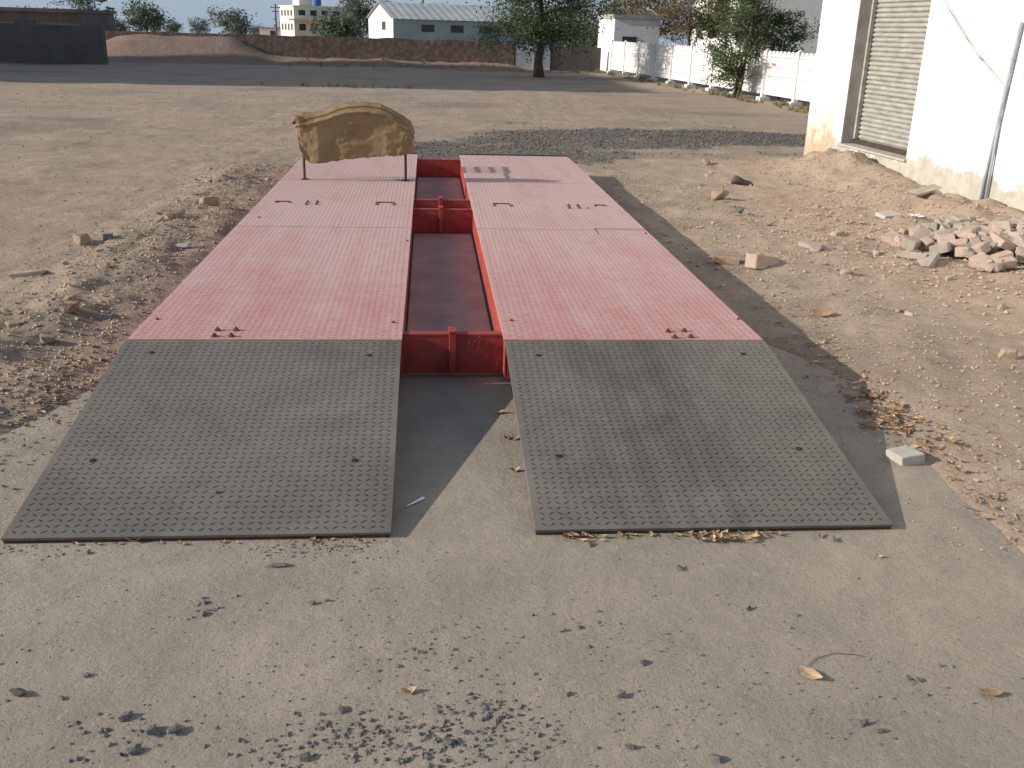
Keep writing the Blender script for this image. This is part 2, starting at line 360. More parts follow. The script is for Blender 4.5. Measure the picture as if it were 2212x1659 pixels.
d0=MB(); d0.tube([(0,0,.0005),(0,0,.003)],.012,12); d0.tube([(0,0,.003),(0,0,.0045)],.007,6); dm_=d0.mesh('hole_disc',DARK)  # flat dark discs stand in for the shaded depth of open holes
def slot(px,py,wd=.12,dp=.05):
    c=P(px,py,DT); mb=MB(); h=DT+.005
    mb.tube([(c.x-wd/2,c.y-dp,h),(c.x-wd/2,c.y,h),(c.x+wd/2,c.y,h),(c.x+wd/2,c.y-dp,h)],.005,6)
    mb.obj('lifting_handle',RUST,wb)
slot(832,438,.14,.12); slot(1083,441,.14,.12); slot(612,436,.11,.05); slot(1295,444,.09,.05)
mb=MB(); c=P(1283,494,DT)
mb.box(c.x,c.x+.005,c.y-.22,c.y,DT+.0005,DT+.002,0); mb.box(c.x+.0055,c.x+.5,c.y-.005,c.y,DT+.0005,DT+.002); mb.obj('hatch_edge',IRON,wb)
# ---------------- ramps
RY0,RZ0=2.915,.022; RY1,RZ1=4.38,.234
ang=math.atan2(RZ1-RZ0,RY1-RY0); RL=math.hypot(RY1-RY0,RZ1-RZ0)
def onramp(px,py):
    r=ray(px,py); k=(RZ1-RZ0)/(RY1-RY0)
    t=(RZ0-k*RY0-CZ)/(r.z-k*r.y); p=r*t; p.z+=CZ; return p
for (a,b,lab,holes) in ((LX0-.004,LX1-.002,'left of the two dark steel loading ramps at the near end',((327,762),(797,768),(200,995),(766,995))),
                  (RX0+.002,RX1+.004,'right of the two dark steel loading ramps, with faint darker tyre tracks',((1163,768),(1605,765),(1208,986),(1725,970)))):
    t=thing('access_ramp',lab,'ramp',(0,RY0,RZ0),(ang,0,0),'sloping chequer plate ramps at the near end')
    mb=MB(); mb.box(a,b,0,RL,-.009,0); lozenges(mb,a,b,.005,RL-.004,0); mb.obj('ramp_plate',[RAMP,RAMP2],t)
    for k in range(5):
        x0=a+.02+k*(b-a-.1)/4
        m2=MB(); m2.box(x0,x0+.05,.02,RL-.12,-.045 if 0<k<4 else -.02,-.0095); o=m2.obj('stiffener',IRON,t)
    m2=MB(); m2.box(a+.004,b-.004,.002,.05,-.022,-.0095); m2.obj('front_lip',IRON,t)
    m2=MB(); m2.box(a+.03,a+.07,RL-.1,RL-.06,-.21,-.01); m2.obj('support_leg',IRON,t)
    m2=MB(); m2.box(b-.07,b-.03,RL-.1,RL-.06,-.21,-.01); m2.obj('support_leg',IRON,t)
    inv=(Matrix.Translation((0,RY0,RZ0))@Matrix.Rotation(ang,4,'X')).inverted()
    for h in holes:
        o=bpy.data.objects.new('hole_disc',dm_); col.objects.link(o); o.parent=t; o.location=inv@onramp(*h)
# ---------------- display stand under sacking
SY=9.41
st=thing('display_stand','low iron display stand with thin legs under brown jute sacking','stand',(-.69,SY,DT))
def L(p): return (p[0]+.69,p[1]-SY,p[2]-DT)
for x in (-1.166,-.217):
    mb=MB(); mb.tube([L((x,SY,DT)),L((x,SY,.74))],.012,8); mb.box(x+.69-.03,x+.69+.03,-.03,.03,.0025,.007)
    mb.obj('leg',IRON,st)
mb=MB(); mb.tube([L((-1.166,SY,.50)),L((-.217,SY,.50))],.012,8); mb.obj('cross_rail',IRON,st)
mb=MB(); mb.tube([L((-1.166,SY,.74)),L((-.217,SY,.74))],.012,8); mb.obj('cross_rail',IRON,st)
mb=MB(); mb.box(-.42,.40,.0,.05,.30,.58); bevel(mb.obj('display_box',IRON,st),.01)
mb=MB()
for z in (.27,.33,.39,.45): mb.tube([(.36,.55,z),(.36,1.0,z)],.012,6)
for k in range(6): mb.tube([(.36,.55+.09*k,.26),(.36,.55+.09*k,.46)],.010,6)
mb.tube([(.36,.02,.44),(.36,.56,.44)],.01,6)
mb.obj('side_grille',IRON,st)
topp=[(634,262),(637,250),(652,243),(678,243),(702,239),(722,230),(745,223),(790,220),(822,224),(850,238),(872,252),(888,264),(895,282)]
botp=[(643,296),(651,322),(661,343),(676,350),(700,349),(725,346),(750,341),(790,338),(830,336),(855,334),(875,333),(889,332),(893,320)]
def pl(lst,u):
    f=u*(len(lst)-1); i=min(int(f),len(lst)-2); t=f-i; return (lst[i][0]*(1-t)+lst[i+1][0]*t,lst[i][1]*(1-t)+lst[i+1][1]*t)
mb=MB(); NU,NV=150,50; grid=[]
for j in range(2*NV+1):
    row=[]
    v=j/NV if j<=NV else (2*NV-j)/NV; back=j>NV
    for i in range(NU+1):
        u=i/NU; a=pl(botp,u); b=pl(topp,u)
        q=Q(a[0]+(b[0]-a[0])*v,a[1]+(b[1]-a[1])*v,SY)
        dth=.06*min(1,8*u*(1-u)+.1)*(1-v**9)
        if u in(0,1): dth=.01
        sd=31 if not back else 32
        wr=.012*fn(u*4,v*1.2,1.3,sd,5)
        wr+=.016*math.sin(u*26+3*fn(u*3,v*.6,1,38,2)+v*1.2)*(1-v)**.8*(.6+.6*fn(u*5,0,1,39,2))
        wr+=.008*fn(u*9,v*5,1.2,40,4)
        wr+=.020*math.exp(-((v-.83+.16*(2*u-1)**2)/.03)**2)
        yy=(-dth-wr-.012) if not back else (dth+wr+.08*min(1,(1-v)*4))
        if v>.97: yy=yy*.3+.03
        row.append(len(mb.v)); mb.v.append(L((q.x,SY+yy,q.z-(.0 if not back else .02)+.010*fn(u*10,v*2,1,34)*(1-v)**2+.010*fn(u*70,0,1,35)*(1-v)**8+.008*fn(u*12,0,1,37)*v**6)))
    grid.append(row)
for j in range(2*NV):
    for i in range(NU): mb.f.append((grid[j][i],grid[j][i+1],grid[j+1][i+1],grid[j+1][i])); mb.m.append(0)
sk=mb.obj('jute_sacking',SACK,None,True,(-.69,SY,DT)); tag(sk,'brown jute sacking draped over the low stand on the far left track','sack')
so_=sk.modifiers.new('s','SOLIDIFY'); so_.thickness=.004
mb=MB(); pts=[]
for (a,b) in ((650,260),(680,254),(705,248),(728,238),(752,232),(790,230),(822,234),(848,246),(868,260),(882,274)):
    q=Q(a,b,SY-.092); pts.append(L(q))
mb.tube(pts,.006,6); mb.obj('stitched_seam',mk('dark_seam',(.09,.06,.03),(.16,.10,.05),20),sk)
mb=MB(); q=Q(643,258,SY-.03); pts=[L(q+Vector((.06,0,-.06))),L(q+Vector((.015,-.01,-.01))),L(q+Vector((-.015,-.02,.015))),L(q+Vector((-.03,-.01,.0))),L(q+Vector((-.035,0,-.035)))]
mb.tube(pts,[.05,.035,.03,.03,.02],10); mb.obj('gathered_corner',SACK,sk,True)
# ---------------- rocks
def rockmesh(name,mat,sx,sy,sz,seed,boxy=.6,n=16):
    rnd=random.Random(seed); bm=bmesh.new()
    if boxy>.97:
        for i in range(8):
            s=[(-1,1)[(i>>k)&1]*rnd.uniform(.85,1) for k in range(3)]; bm.verts.new((s[0]*sx/2,s[1]*sy/2,s[2]*sz/2))
        for i in range(4): bm.verts.new((rnd.uniform(-.8,.8)*sx/2,rnd.uniform(-.8,.8)*sy/2,sz*.5*rnd.uniform(.9,1.02)))
    else:
      for k in range(n):
        v=Vector((rnd.uniform(-1,1),rnd.uniform(-1,1),rnd.uniform(-1,1)))
        if boxy>rnd.random(): v=Vector([math.copysign(rnd.uniform(.75,1),c) for c in v])
        else: v=v.normalized()
        bm.verts.new((v.x*sx/2,v.y*sy/2,v.z*sz/2))
    r=bmesh.ops.convex_hull(bm,input=bm.verts)
    bmesh.ops.delete(bm,geom=[g for g in r['geom_interior'] if isinstance(g,bmesh.types.BMVert)],context='VERTS')
    bmesh.ops.bevel(bm,geom=bm.edges[:],offset=min(sx,sy,sz)*.06,segments=1,affect='EDGES')
    me=bpy.data.meshes.new(name); bm.to_mesh(me); bm.free(); me.materials.append(mat); return me
def rock(name,px,py,s,mat,label,cat,group=None,z=None,rz=None,seed=0,boxy=.6,tilt=.15,dz=0,xy=None,sink=.38):
    p=P(px,py,.03) if xy is None else Vector((xy[0],xy[1],0)); 
    o=bpy.data.objects.new(name,rockmesh(name,mat,*s,seed,boxy)); col.objects.link(o)
    zz=top(p.x,p.y) if z is None else z
    o.location=(p.x,p.y,zz+s[2]*sink+dz); o.rotation_euler=(random.uniform(-tilt,tilt),random.uniform(-tilt,tilt),random.uniform(0,6) if rz is None else rz)
    return tag(o,label,cat,group)
rock('pale_block',1957,978,(.125,.11,.05),PALE,'pale squarish stone block by the dry leaves right of the ramp','stone',seed=3,rz=.25,boxy=1,tilt=.05,sink=.25)
rock('brick_lump',1645,577,(.25,.14,.11),BRICK,'large broken brick lump right of the red track','brick',seed=5,rz=.4,boxy=1,tilt=.3,sink=.25)
rock('brick_lump',1570,568,(.20,.13,.08),CLOD,'smaller earthy lump just left of the large brick lump','brick',seed=6,rz=-.3,boxy=.6,sink=.25)
rock('white_tile',384,541,(.19,.11,.02),PALE,'pale flat tile fragment lying left of the red track','tile',seed=8,rz=.1,boxy=.9,tilt=.08)
rock('flat_slab',62,597,(.24,.12,.03),MORTAR,'grey flat slab fragment on bare earth at far left','slab',seed=9,rz=.15,boxy=.9)
rock('earth_clod',183,533,(.13,.10,.07),CLOD,'brown clod with a dark side, the larger of a pair at left','clod',seed=10)
rock('dark_stone',234,527,(.08,.07,.05),GRAVEL,'small dark stone beside the larger clod at left','stone',seed=11)
rock('earth_clod',158,692,(.10,.08,.07),CLOD,'brown clod on the left bank above the leaves','clod',seed=12)
rock('earth_clod',105,742,(.08,.07,.05),MORTAR,'greyish clod lowest on the left bank','clod',seed=13)
rock('earth_clod',380,490,(.17,.13,.08),CLOD,'broad brown clod just above the pale tile','clod',seed=14,boxy=.3,sink=.2)
rock('earth_clod',450,455,(.18,.13,.10),CLOD,'brown clod on the left bank near the far bolts','clod',seed=15,boxy=.3,sink=.2)
rock('earth_clod',1525,352,(.18,.12,.10),CLOD,'rounded clod far right of the sack stand','clod',seed=16,boxy=.3)
rock('earth_clod',1555,432,(.18,.14,.12),CLOD,'earthen lump near the dark shoe','clod',seed=17,boxy=.3,sink=.2)
rock('earth_clod',1750,548,(.20,.12,.07),BRICK,'reddish lump between the large brick and the rubble heap','brick',seed=18,sink=.2)
rock('earth_clod',1805,520,(.12,.09,.06),BRICK,'small reddish lump left of the rubble heap','brick',seed=19,sink=.2)
rock('dark_stone',1597,473,(.08,.08,.08),GRAVEL,'single dark stone right of the far red track','stone',seed=20)
rock('flat_slab',1915,488,(.24,.14,.035),PALE,'pale tilted slab at the upper left of the rubble heap','slab',seed=21,rz=.4,boxy=.9)
rock('flat_slab',1990,474,(.30,.16,.03),MORTAR,'grey slab leaning at the top of the rubble heap','slab',seed=22,rz=.2,boxy=.9,tilt=.25,dz=.03)
rock('earth_clod',2170,778,(.11,.08,.06),CLOD,'brown clod at the right edge above the leaves','clod',seed=23,boxy=.3)
hc=P(2125,535,.1); rnd=random.Random(4); n=0
for k in range(105):
    a=rnd.random()*6.283; r=rnd.random()**.65; x=hc.x+.82*r*math.cos(a)+.10; y=hc.y+.68*r*math.sin(a)
    if x>5.32: continue
    hh=.10*(1-r)**.8
    s=(rnd.uniform(.09,.24),rnd.uniform(.08,.15),rnd.uniform(.045,.085)); q=rnd.random()
    mt,nm,lb=(BRICK,'broken_brick','reddish broken brick in the rubble heap by the white wall') if q<.5 else (MORTAR,'mortar_lump','grey mortar lump in the rubble heap by the white wall')
    rock(nm,0,0,s,mt,lb,'rubble','rubble heap by the white wall',seed=100+k,boxy=1,tilt=.45,dz=hh,xy=(x,y),sink=.22)
for k in range(80):
    if k<46: y=rnd.uniform(3.5,11.5); x=-2.0+rnd.gauss(0,.24)-.05*abs(y-6)*.5; lb='small loose clod on the bank left of the tracks'; gr='loose clods on the left bank'
    else: y=rnd.uniform(5.5,12); x=2.9+abs(rnd.gauss(0,.9)); lb='small loose clod on the bare earth right of the tracks'; gr='loose clods on the right bank'
    if inslab(x,y)>-.02: continue
    s=rnd.uniform(.035,.09); rock('loose_clod',0,0,(s,s*rnd.uniform(.6,1),s*rnd.uniform(.4,.8)),rnd.choice([CLOD,CLOD,CLOD,MORTAR,BRICK if k>45 else CLOD]),lb,'clod',gr,seed=300+k,xy=(x,y),boxy=.3,sink=.2)
chips=[(40,1500,.045),(190,1195,.024),(440,1303,.024),(440,1328,.028),(675,1305,.026),(705,1298,.018),(1470,1230,.026),(1272,1178,.034),(1618,1318,.024),(1390,1433,.03),(1228,1500,.022),(1342,1506,.034),
 (272,1552,.034),(325,1584,.042),(375,1582,.04),(290,1625,.036),(735,1535,.03),(655,1640,.036),(968,1606,.028),(1360,1615,.028),(1545,1640,.036),(1866,1566,.03),(1896,1580,.026),(1962,1468,.02),(1985,1470,.018),(1250,1356,.02),(1216,1362,.018),(910,1410,.02),(1803,1167,.03),(1725,1448,.018),(188,1460,.02),(860,1440,.017),(1720,1330,.013),(2030,1440,.016),(135,1510,.018)]
for k,(x,y,s) in enumerate(chips):
    p=P(x,y); rock('stone_chip',0,0,(s,s*.7,s*.42),GRAVEL,'dark angular stone chip lying on the concrete apron in front of the ramps','stone','stone chips on the concrete apron',seed=500+k,xy=(p.x,p.y),z=0,boxy=.3,tilt=.2)
p=onramp(462,1064); rock('ramp_stone',0,0,(.026,.018,.01),GRAVEL,'dark stone chip lying on the left ramp plate','stone',seed=555,xy=(p.x,p.y),z=p.z,boxy=.3)
mb=MB(); p=P(603,1224); 
mb.add([(p.x-.045,p.y,.003),(p.x-.02,p.y-.010,.006),(p.x+.02,p.y-.008,.007),(p.x+.05,p.y+.003,.003),(p.x+.015,p.y+.008,.010),(p.x-.02,p.y+.007,.009)],[(0,1,5),(1,2,4,5),(2,3,4)])
tag(mb.obj('bark_sliver',GRAVEL),'dark splinter of bark on the apron before the left ramp','bark')
# ---------------- gravel (stuff)
def pebs(pts,mb,flat=.6):
    for (x,y,z,s) in pts:
        vv=[]
        a=random.random()*6.28; ca,sa=math.cos(a),math.sin(a)
        for d in ((1,0,0),(-1,0,0),(0,1,0),(0,-1,0),(0,0,1),(0,0,-1)):
            q=[c*s*random.uniform(.35,.65)+random.uniform(-.18,.18)*s for c in d]; q[2]*=flat
            vv.append((x+q[0]*ca-q[1]*sa,y+q[0]*sa+q[1]*ca,z+s*.2*flat+q[2]))
        mb.add(vv,[(0,2,4),(2,1,4),(1,3,4),(3,0,4),(2,0,5),(1,2,5),(3,1,5),(0,3,5)])
mb=MB(); pts=[]
for (cx,cy,sx,sy,n,s0) in ((780,1590,110,35,170,.009),(1020,1610,110,45,170,.009),(1050,1540,80,25,70,.009),(640,1620,120,40,50,.009),(1100,1450,420,110,200,.006),(700,1185,110,13,190,.006),(440,1310,25,16,26,.007),
                       (1900,1540,180,70,50,.006),(300,1590,80,35,45,.009),(60,1190,60,12,70,.006),(900,1420,60,30,30,.008),(1260,1360,50,20,18,.008),(1100,1560,700,120,300,.005),(900,1300,700,90,300,.0042)):
    for k in range(n):
        p=P(random.gauss(cx,sx),random.gauss(cy,sy*.9))
        if p.y<RY0-.01 and p.y>.8: pts.append((p.x,p.y,0,s0*random.uniform(.4,1.9)))
for k in range(1500):
    x=random.uniform(-1.7,1.9); y=random.uniform(1.4,2.9); pts.append((x,y,0,random.uniform(.002,.005)))
pebs(pts,mb); g=mb.obj('dark_gravel',GRAVEL); tag(g,'small dark gravel chips strewn over the concrete apron','gravel',kind='stuff')
mb=MB(); pts=[]
k=0
while k<11000:
    x=random.uniform(-1.5,8.5); y=random.uniform(11.6,18.5)
    if dk(x,y)>random.uniform(.15,.7): pts.append((x,y,top(x,y),random.uniform(.016,.05))); 
    k+=1
pebs(pts,mb,.7); tag(mb.obj('dark_gravel',GRAVF),'spread of dark gravel on the earth beyond the far end of the tracks','gravel',kind='stuff')
mb=MB(); pts=[]
for k in range(19000):
    q=random.random()
    if q<.32: x=-1.95+random.gauss(0,.30); y=random.uniform(2.6,12); s=random.uniform(.005,.026)
    elif q<.50: x=2.1+abs(random.gauss(0,.8)); y=random.uniform(2.6,12); s=random.uniform(.005,.022)
    elif q<.62: x=hc.x+random.gauss(-.3,.9); y=hc.y+random.gauss(.3,1.0); s=random.uniform(.01,.04)
    elif q<.70: x=random.uniform(4,5.1); y=random.uniform(9,13); s=random.uniform(.008,.03)
    else: x=random.uniform(-9,9); y=3+random.random()**1.3*22; s=random.uniform(.005,.020)*(1+y*.04)
    if inslab(x,y)>-.0 or x>5.12: continue
    pts.append((x,y,gz(x,y),s))
for k in range(1500):
    x=random.choice([random.uniform(-1.85,-1.40),random.uniform(1.65,2.2)]); y=random.uniform(2.7,11.5)
    pts.append((x,y,top(x,y),random.uniform(.003,.012)))
pebs(pts,mb,.7); tag(mb.obj('earth_pebbles',PEB),'brown pebbles and crumbs of earth scattered over the dusty yard','pebbles',kind='stuff')
# ---------------- leaves
def leafgeo(mb,x,y,z,l,a,mi=0,lift=.3,wide=0):
    w_=l*(wide or random.uniform(.18,.30)); N=4; vv=[]; ca,sa=math.cos(a),math.sin(a); cur=random.uniform(.1,lift)*l; fold=random.uniform(.1,.7) if not wide else .25; tl=random.uniform(-.3,.3)
    for i in range(N+1):
        t=i/N; ww=w_*math.sin(math.pi*(t*.92+.04)); zz=cur*(2*t-1)**2*random.uniform(.8,1.2)
        for s in (-1,0,1):
            lx=(t-.5)*l; ly=s*ww; lz=zz+abs(s)*ww*fold+ly*tl
            vv.append((x+lx*ca-ly*sa,y+lx*sa+ly*ca,z+.003+max(0,lz)))
    fs=[]
    for i in range(N):
        for s in (0,1): fs.append((i*3+s,i*3+s+1,(i+1)*3+s+1,(i+1)*3+s))
    mb.add(vv,fs,mi)
def leaf(px,py,l,a,label,group=None,z=0,mat=LEAFY):
    p=P(px,py,z); mb=MB(); leafgeo(mb,0,0,0,l,a,0,.35,.26); o=mb.obj('dry_leaf',mat,loc=(p.x,p.y,z)); tag(o,label,'leaf',group)
    m=o.modifiers.new('s','SOLIDIFY'); m.thickness=.0008
leaf(1750,1460,.07,-.9,'large curled tan leaf alone on the apron at right'); leaf(882,1497,.045,.3,'crumpled tan leaf among the gravel chips on the apron')
leaf(2140,1500,.065,-.1,'long reddish leaf on the apron near the right edge',mat=LEAFD); leaf(1112,1018,.045,.1,'small brown leaf in the gap beside the right ramp',mat=LEAFD)
leaf(675,1168,.04,1.2,'orange leaf at the foot of the left ramp',mat=LEAFD); leaf(292,1170,.06,.1,'flat tan leaf at the foot of the left ramp, near its left corner')
leaf(1078,893,.05,.2,'dark leaf in shade between the ramps',mat=LEAFD); leaf(1898,1204,.03,-.6,'little tan leaf right of the right ramp tip'); leaf(1772,1160,.04,.9,'brown leaf upright near the right ramp corner',mat=LEAFD)
leaf(1775,680,.15,-.3,'long dry pod on the earth right of the red track',z=.04,mat=LEAFD)
mb=MB()
def scat(fx,n,l0,l1,spread=0):
    for k in range(n):
        x,y=fx(); z=top(x,y)+random.random()*spread; leafgeo(mb,x,y,z,random.uniform(l0,l1),random.random()*6.28,random.choice([0,0,0,1]))
scat(lambda:(random.uniform(RX0+.1,1.2),RY0-.01-abs(random.gauss(0,.016))),48,.02,.045,.006)
scat(lambda:(random.gauss(P(1555,1165).x,.06),P(1555,1165).y-abs(random.gauss(0,.02))),14,.025,.05,.012)
scat(lambda:(random.uniform(LX0,LX1),RY0-.008-abs(random.gauss(0,.01))),14,.015,.035)
c1=P(1935,900,.03)
scat(lambda:(random.gauss(c1.x,.08),random.gauss(c1.y,.24)),190,.025,.055,.015)
c4=P(1800,780,.03); scat(lambda:(random.gauss(c4.x,.10),random.gauss(c4.y,.5)),90,.02,.045,.005)
c3=P(110,850,.03); scat(lambda:(random.gauss(c3.x,.10),random.gauss(c3.y,.5)),170,.02,.045,.008)
scat(lambda:(-1.9+random.gauss(0,.12),random.uniform(4,11)),170,.02,.045,.005)
c5=P(2170,1130,.03); scat(lambda:(random.gauss(c5.x+.08,.07),random.gauss(c5.y,.2)),60,.02,.045,.005)
scat(lambda:(random.uniform(1.9,2.4),random.uniform(4,11)),110,.02,.04,.005)
scat(lambda:(random.gauss(P(1095,950).x,.02),random.gauss(P(1095,950).y,.02)),5,.03,.05)
scat(lambda:(random.uniform(2.5,6),random.uniform(4,14)),70,.02,.05)
tag(mb.obj('dry_leaves',[LEAFD,LEAFY]),'drifts of small dry brown leaves along the ramp foot and banks','leaves',kind='stuff')
mb=MB()
for k in range(26):
    x=random.uniform(.18,.33); z=random.uniform(.06,.2); a=random.random()*3; l=.028
    mb.add([(x,4.512,z),(x+l*math.cos(a),4.506,z+l*math.sin(a)),(x+l*.5*math.cos(a)-.005,4.500,z+l*.5*math.sin(a)+.008)],[(0,1,2)])
tag(mb.obj('tan_flecks',LEAFY),'small tan flecks on the face of the near red cross beam','leaves',kind='stuff')  # small tan triangles just in front of the near cross beam
p=P(895,1088); mb=MB(); mb.add([(-.035,-.03,.003),(-.025,-.036,.008),(.04,.035,.004),(.03,.04,.008),(0,0,.010)],[(0,1,4),(1,2,4),(2,3,4),(3,0,4)])
tag(mb.obj('paper_strip',PAPER,loc=p),'folded white paper strip in the gap between the ramps','paper')
def scrap(name,px,py,s,mat,label):
    p=P(px,py,.05); mb=MB(); N=5
    for j in range(N+1):
        for i in range(N+1): mb.v.append(((i/N-.5)*s+.12*s*fn(i,j,.7,51),(j/N-.5)*s*.7+.12*s*fn(i,j,.7,52),s*(.12+.22*abs(fn(i,j,.6,53+int(px))))))
    for j in range(N):
        for i in range(N): mb.f.append((j*(N+1)+i,j*(N+1)+i+1,(j+1)*(N+1)+i+1,(j+1)*(N+1)+i)); mb.m.append(0)
    tag(mb.obj(name,mat,loc=(p.x,p.y,top(p.x,p.y)+.005)),label,'wrapper')
scrap('yellow_wrapper',1366,302,.09,YEL,'small crumpled yellow wrapper on the far gravel')
scrap('white_wrapper',1972,502,.13,PAPER,'crumpled whitish plastic scrap left of the rubble heap')
scrap('white_wrapper',2205,580,.09,PAPER,'small white scrap at the right edge below the rubble heap')
mb=MB(); pts=[P(a,b)+Vector((0,0,.003)) for a,b in ((1740,1445),(1760,1425),(1800,1413),(1840,1415),(1868,1420))]; mb.tube(pts,.0009,5)
tag(mb.obj('dry_twig',RUST),'thin curved dry twig beside the large curled leaf','twig')
def shoe():
    p=P(1603,397,.05); t=thing('old_shoe','worn dark shoe lying on the earth near the white building','shoe',(p.x,p.y,top(p.x,p.y)+.005),(.05,.08,.1))
    mb=MB()
    for j,zf in enumerate((0,.024)):
        for k in range(24):
            a=2*math.pi*k/24; mb.v.append((.135*math.cos(a),.045*math.sin(a)*(1-.22*math.cos(a+1.2)),zf))
    for k in range(24): mb.f.append((k,(k+1)%24,24+(k+1)%24,24+k)); mb.m.append(0)
    mb.f.append(tuple(range(24))[::-1]); mb.m.append(0); mb.f.append(tuple(range(24,48))); mb.m.append(0)
    mb.obj('sole',IRON,t)
    mb=MB()
    for j in range(6):
        h=j/5
        for k in range(24):
            a=2*math.pi*k/24; ca=math.cos(a)
            top_=.03+.04*(1-sm(-.5,.6,ca)); s=1-.28*h**2; mb.v.append((.13*ca*s-.02*h,.042*math.sin(a)*s*(1-.1*ca),.024+top_*h))
    for j in range(5):
        for k in range(24): mb.f.append((j*24+k,j*24+(k+1)%24,(j+1)*24+(k+1)%24,(j+1)*24+k)); mb.m.append(0)
    u=mb.obj('upper',SHOEM,t,True); m=u.modifiers.new('s','SOLIDIFY'); m.thickness=.004
    mb=MB(); mb.add([(.09,-.026,.048),(.09,.026,.048),(.0,.03,.062),(.0,-.03,.062)],[(0,1,2,3)]); mb.obj('vamp',SHOEM,t)
shoe()
# ---------------- white building
TH=3.24
B=thing('whitewashed_building','whitewashed building with roller shutter door beside the weighbridge','building',(5.15,13.3,-.05),(0,0,R(TH)))
mb=MB(); H=4.2; T=.26; yo0,yo1=-1.04,-2.66; zs,zt=.39,2.75
mb.box(0,T,yo0,0,-.3,H); mb.box(0,T,-13,yo1,-.3,H); mb.box(0,T,yo1,yo0,-.3,zs); mb.box(0,T,yo1,yo0,zt,H)
mb.box(T,6,-.25,0,-.3,H); mb.box(T,6,-13,-12.75,-.3,H); mb.box(5.75,6,-12.75,-.25,-.3,H)
mb.obj('wall',WHITE,B)
mb=MB(); mb.box(-.15,6.15,-13.15,.15,H+.001,H+.16); mb.obj('roof',CEM,B)
mb=MB(); mb.box(-.035,.20,yo1-.02,yo0+.02,zs+.001,zs+.03); bevel(mb.obj('door_sill',PALE,B),.012,2)
mb=MB(); mb.box(.003,.20,yo0-.012,yo0-.001,zs+.036,zt-.001); mb.obj('door_reveal',CEM,B)
mb=MB(); pitch=.055; n=int((zt-zs-.04)/pitch); prof=[]
for k in range(n+1):
    z=zs+.036+k*pitch
    prof+= [(.225,z),(.205,z+.010),(.198,z+.026),(.205,z+.043)]
for (x,z) in prof:
    mb.v+= [(x,yo1+.001,z),(x,yo0-.013,z)]
for k in range(len(prof)-1): mb.f.append((2*k,2*k+1,2*k+3,2*k+2)); mb.m.append(0)
sh=mb.obj('roller_shutter',SHUT,B)
mb=MB(); mb.box(.17,.197,yo1+.002,yo0-.014,zs+.036,zs+.09); mb.obj('bottom_rail',IRON,sh)
mb=MB(); mb.box(.15,.196,yo0-.06,yo0-.015,zs+.092,zt-.002); mb.obj('guide_rail',SHUT,sh)
def wallpt(px,py,off=-.03):
    n=Vector((math.cos(R(TH)),math.sin(R(TH)),0)); r=ray(px,py); p0=Vector((5.15,13.3,0))+n*off
    t=(p0-Vector((0,0,CZ))).dot(n)/r.dot(n); return r*t+Vector((0,0,CZ))
cp=thing('wall_conduit','grey plastic conduit pipes running up the white wall','pipe',wallpt(2105,470))
o0=Vector(cp.location)
mb=MB(); a,b=wallpt(2106,485),wallpt(2204,60); mb.tube([a-o0,(a+b)/2-o0+Vector((-.005,0,0)),b-o0,b-o0+Vector((.0,.0,.05))],.017,10); mb.obj('conduit',PVC,cp,True)
mb=MB(); a,b=wallpt(2119,485,-.028),wallpt(2172,185,-.028); mb.tube([a-o0,b-o0],.013,10); mb.obj('conduit',PVC,cp,True)
for k in (.25,.55,.85):
    mb=MB(); q=wallpt(2106,478).lerp(wallpt(2204,60),k)-o0; mb.box(q.x-.018,q.x+.03,q.y-.022,q.y+.022,q.z-.006,q.z+.006); mb.obj('pipe_clip',PVC,cp)
mb=MB(); pts=[]
for (x,y) in ((2030,-20),(2055,30),(2085,80),(2115,122),(2145,155),(2167,182)): pts.append(wallpt(x,y,-.04))
mb.tube(pts,.004,5); pts=[p+Vector((0,.02,.03*math.sin(i))) for i,p in enumerate(pts)]; mb.tube(pts,.003,5)
tag(mb.obj('hanging_cable',WIRE),'thin twin cable drooping across the white wall to the conduit','cable')
q=wallpt(2228,160,-.05); fx=thing('wall_fitting','small dark fitting at the right edge on the white wall beside the conduit','fitting',q,(0,0,R(TH)))
mb=MB(); mb.tube([(.05,0,0),(.02,0,0),(-.02,0,0),(-.035,0,0)],[.06,.085,.08,.04],18); mb.obj('housing',IRON,fx,True)
mb=MB(); mb.tube([(.05,0,.10),(.025,0,.085),(.025,0,.2)],.01,8); mb.obj('arm',IRON,fx)
# ---------------- precast fence
fa=Vector((7.45,41.3,0)); fb=Vector((9.35,20.5,0)); fd=(fb-fa); FLn=fd.length; fd.normalize(); fang=math.atan2(fd.y,fd.x)
fz=gz(8,30)-.02
fe=thing('precast_fence','white precast concrete fence with scalloped top behind the bushes','fence',(fa.x,fa.y,fz),(0,0,fang))
nb=11; bl=FLn/nb; FH=1.26
for k in range(nb):
    mb=MB(); x0,x1=k*bl+.05,(k+1)*bl-.05
    for j in range(4): mb.box(x0,x1,-.02,.02,.17+j*.235,.17+j*.235+.222)
    nt_=8; wdt=(x1-x0)/nt_; z0=.17+4*.235
    for j in range(nt_):
        c=x0+(j+.5)*wdt; ring=[(c-wdt*.5,z0),(c+wdt*.5,z0)]+[(c+wdt*.42*math.cos(t),z0+.06+.09*math.sin(t)) for t in [math.pi*i/6 for i in range(7)]]
        N=len(ring); vv=[(x,-.018,z) for x,z in ring]+[(x,.018,z) for x,z in ring]
        mb.add(vv,[tuple(range(N))[::-1],tuple(range(N,2*N))]+[(i,(i+1)%N,N+(i+1)%N,N+i) for i in range(N)])
    mb.obj('panel',WFENCE,fe)
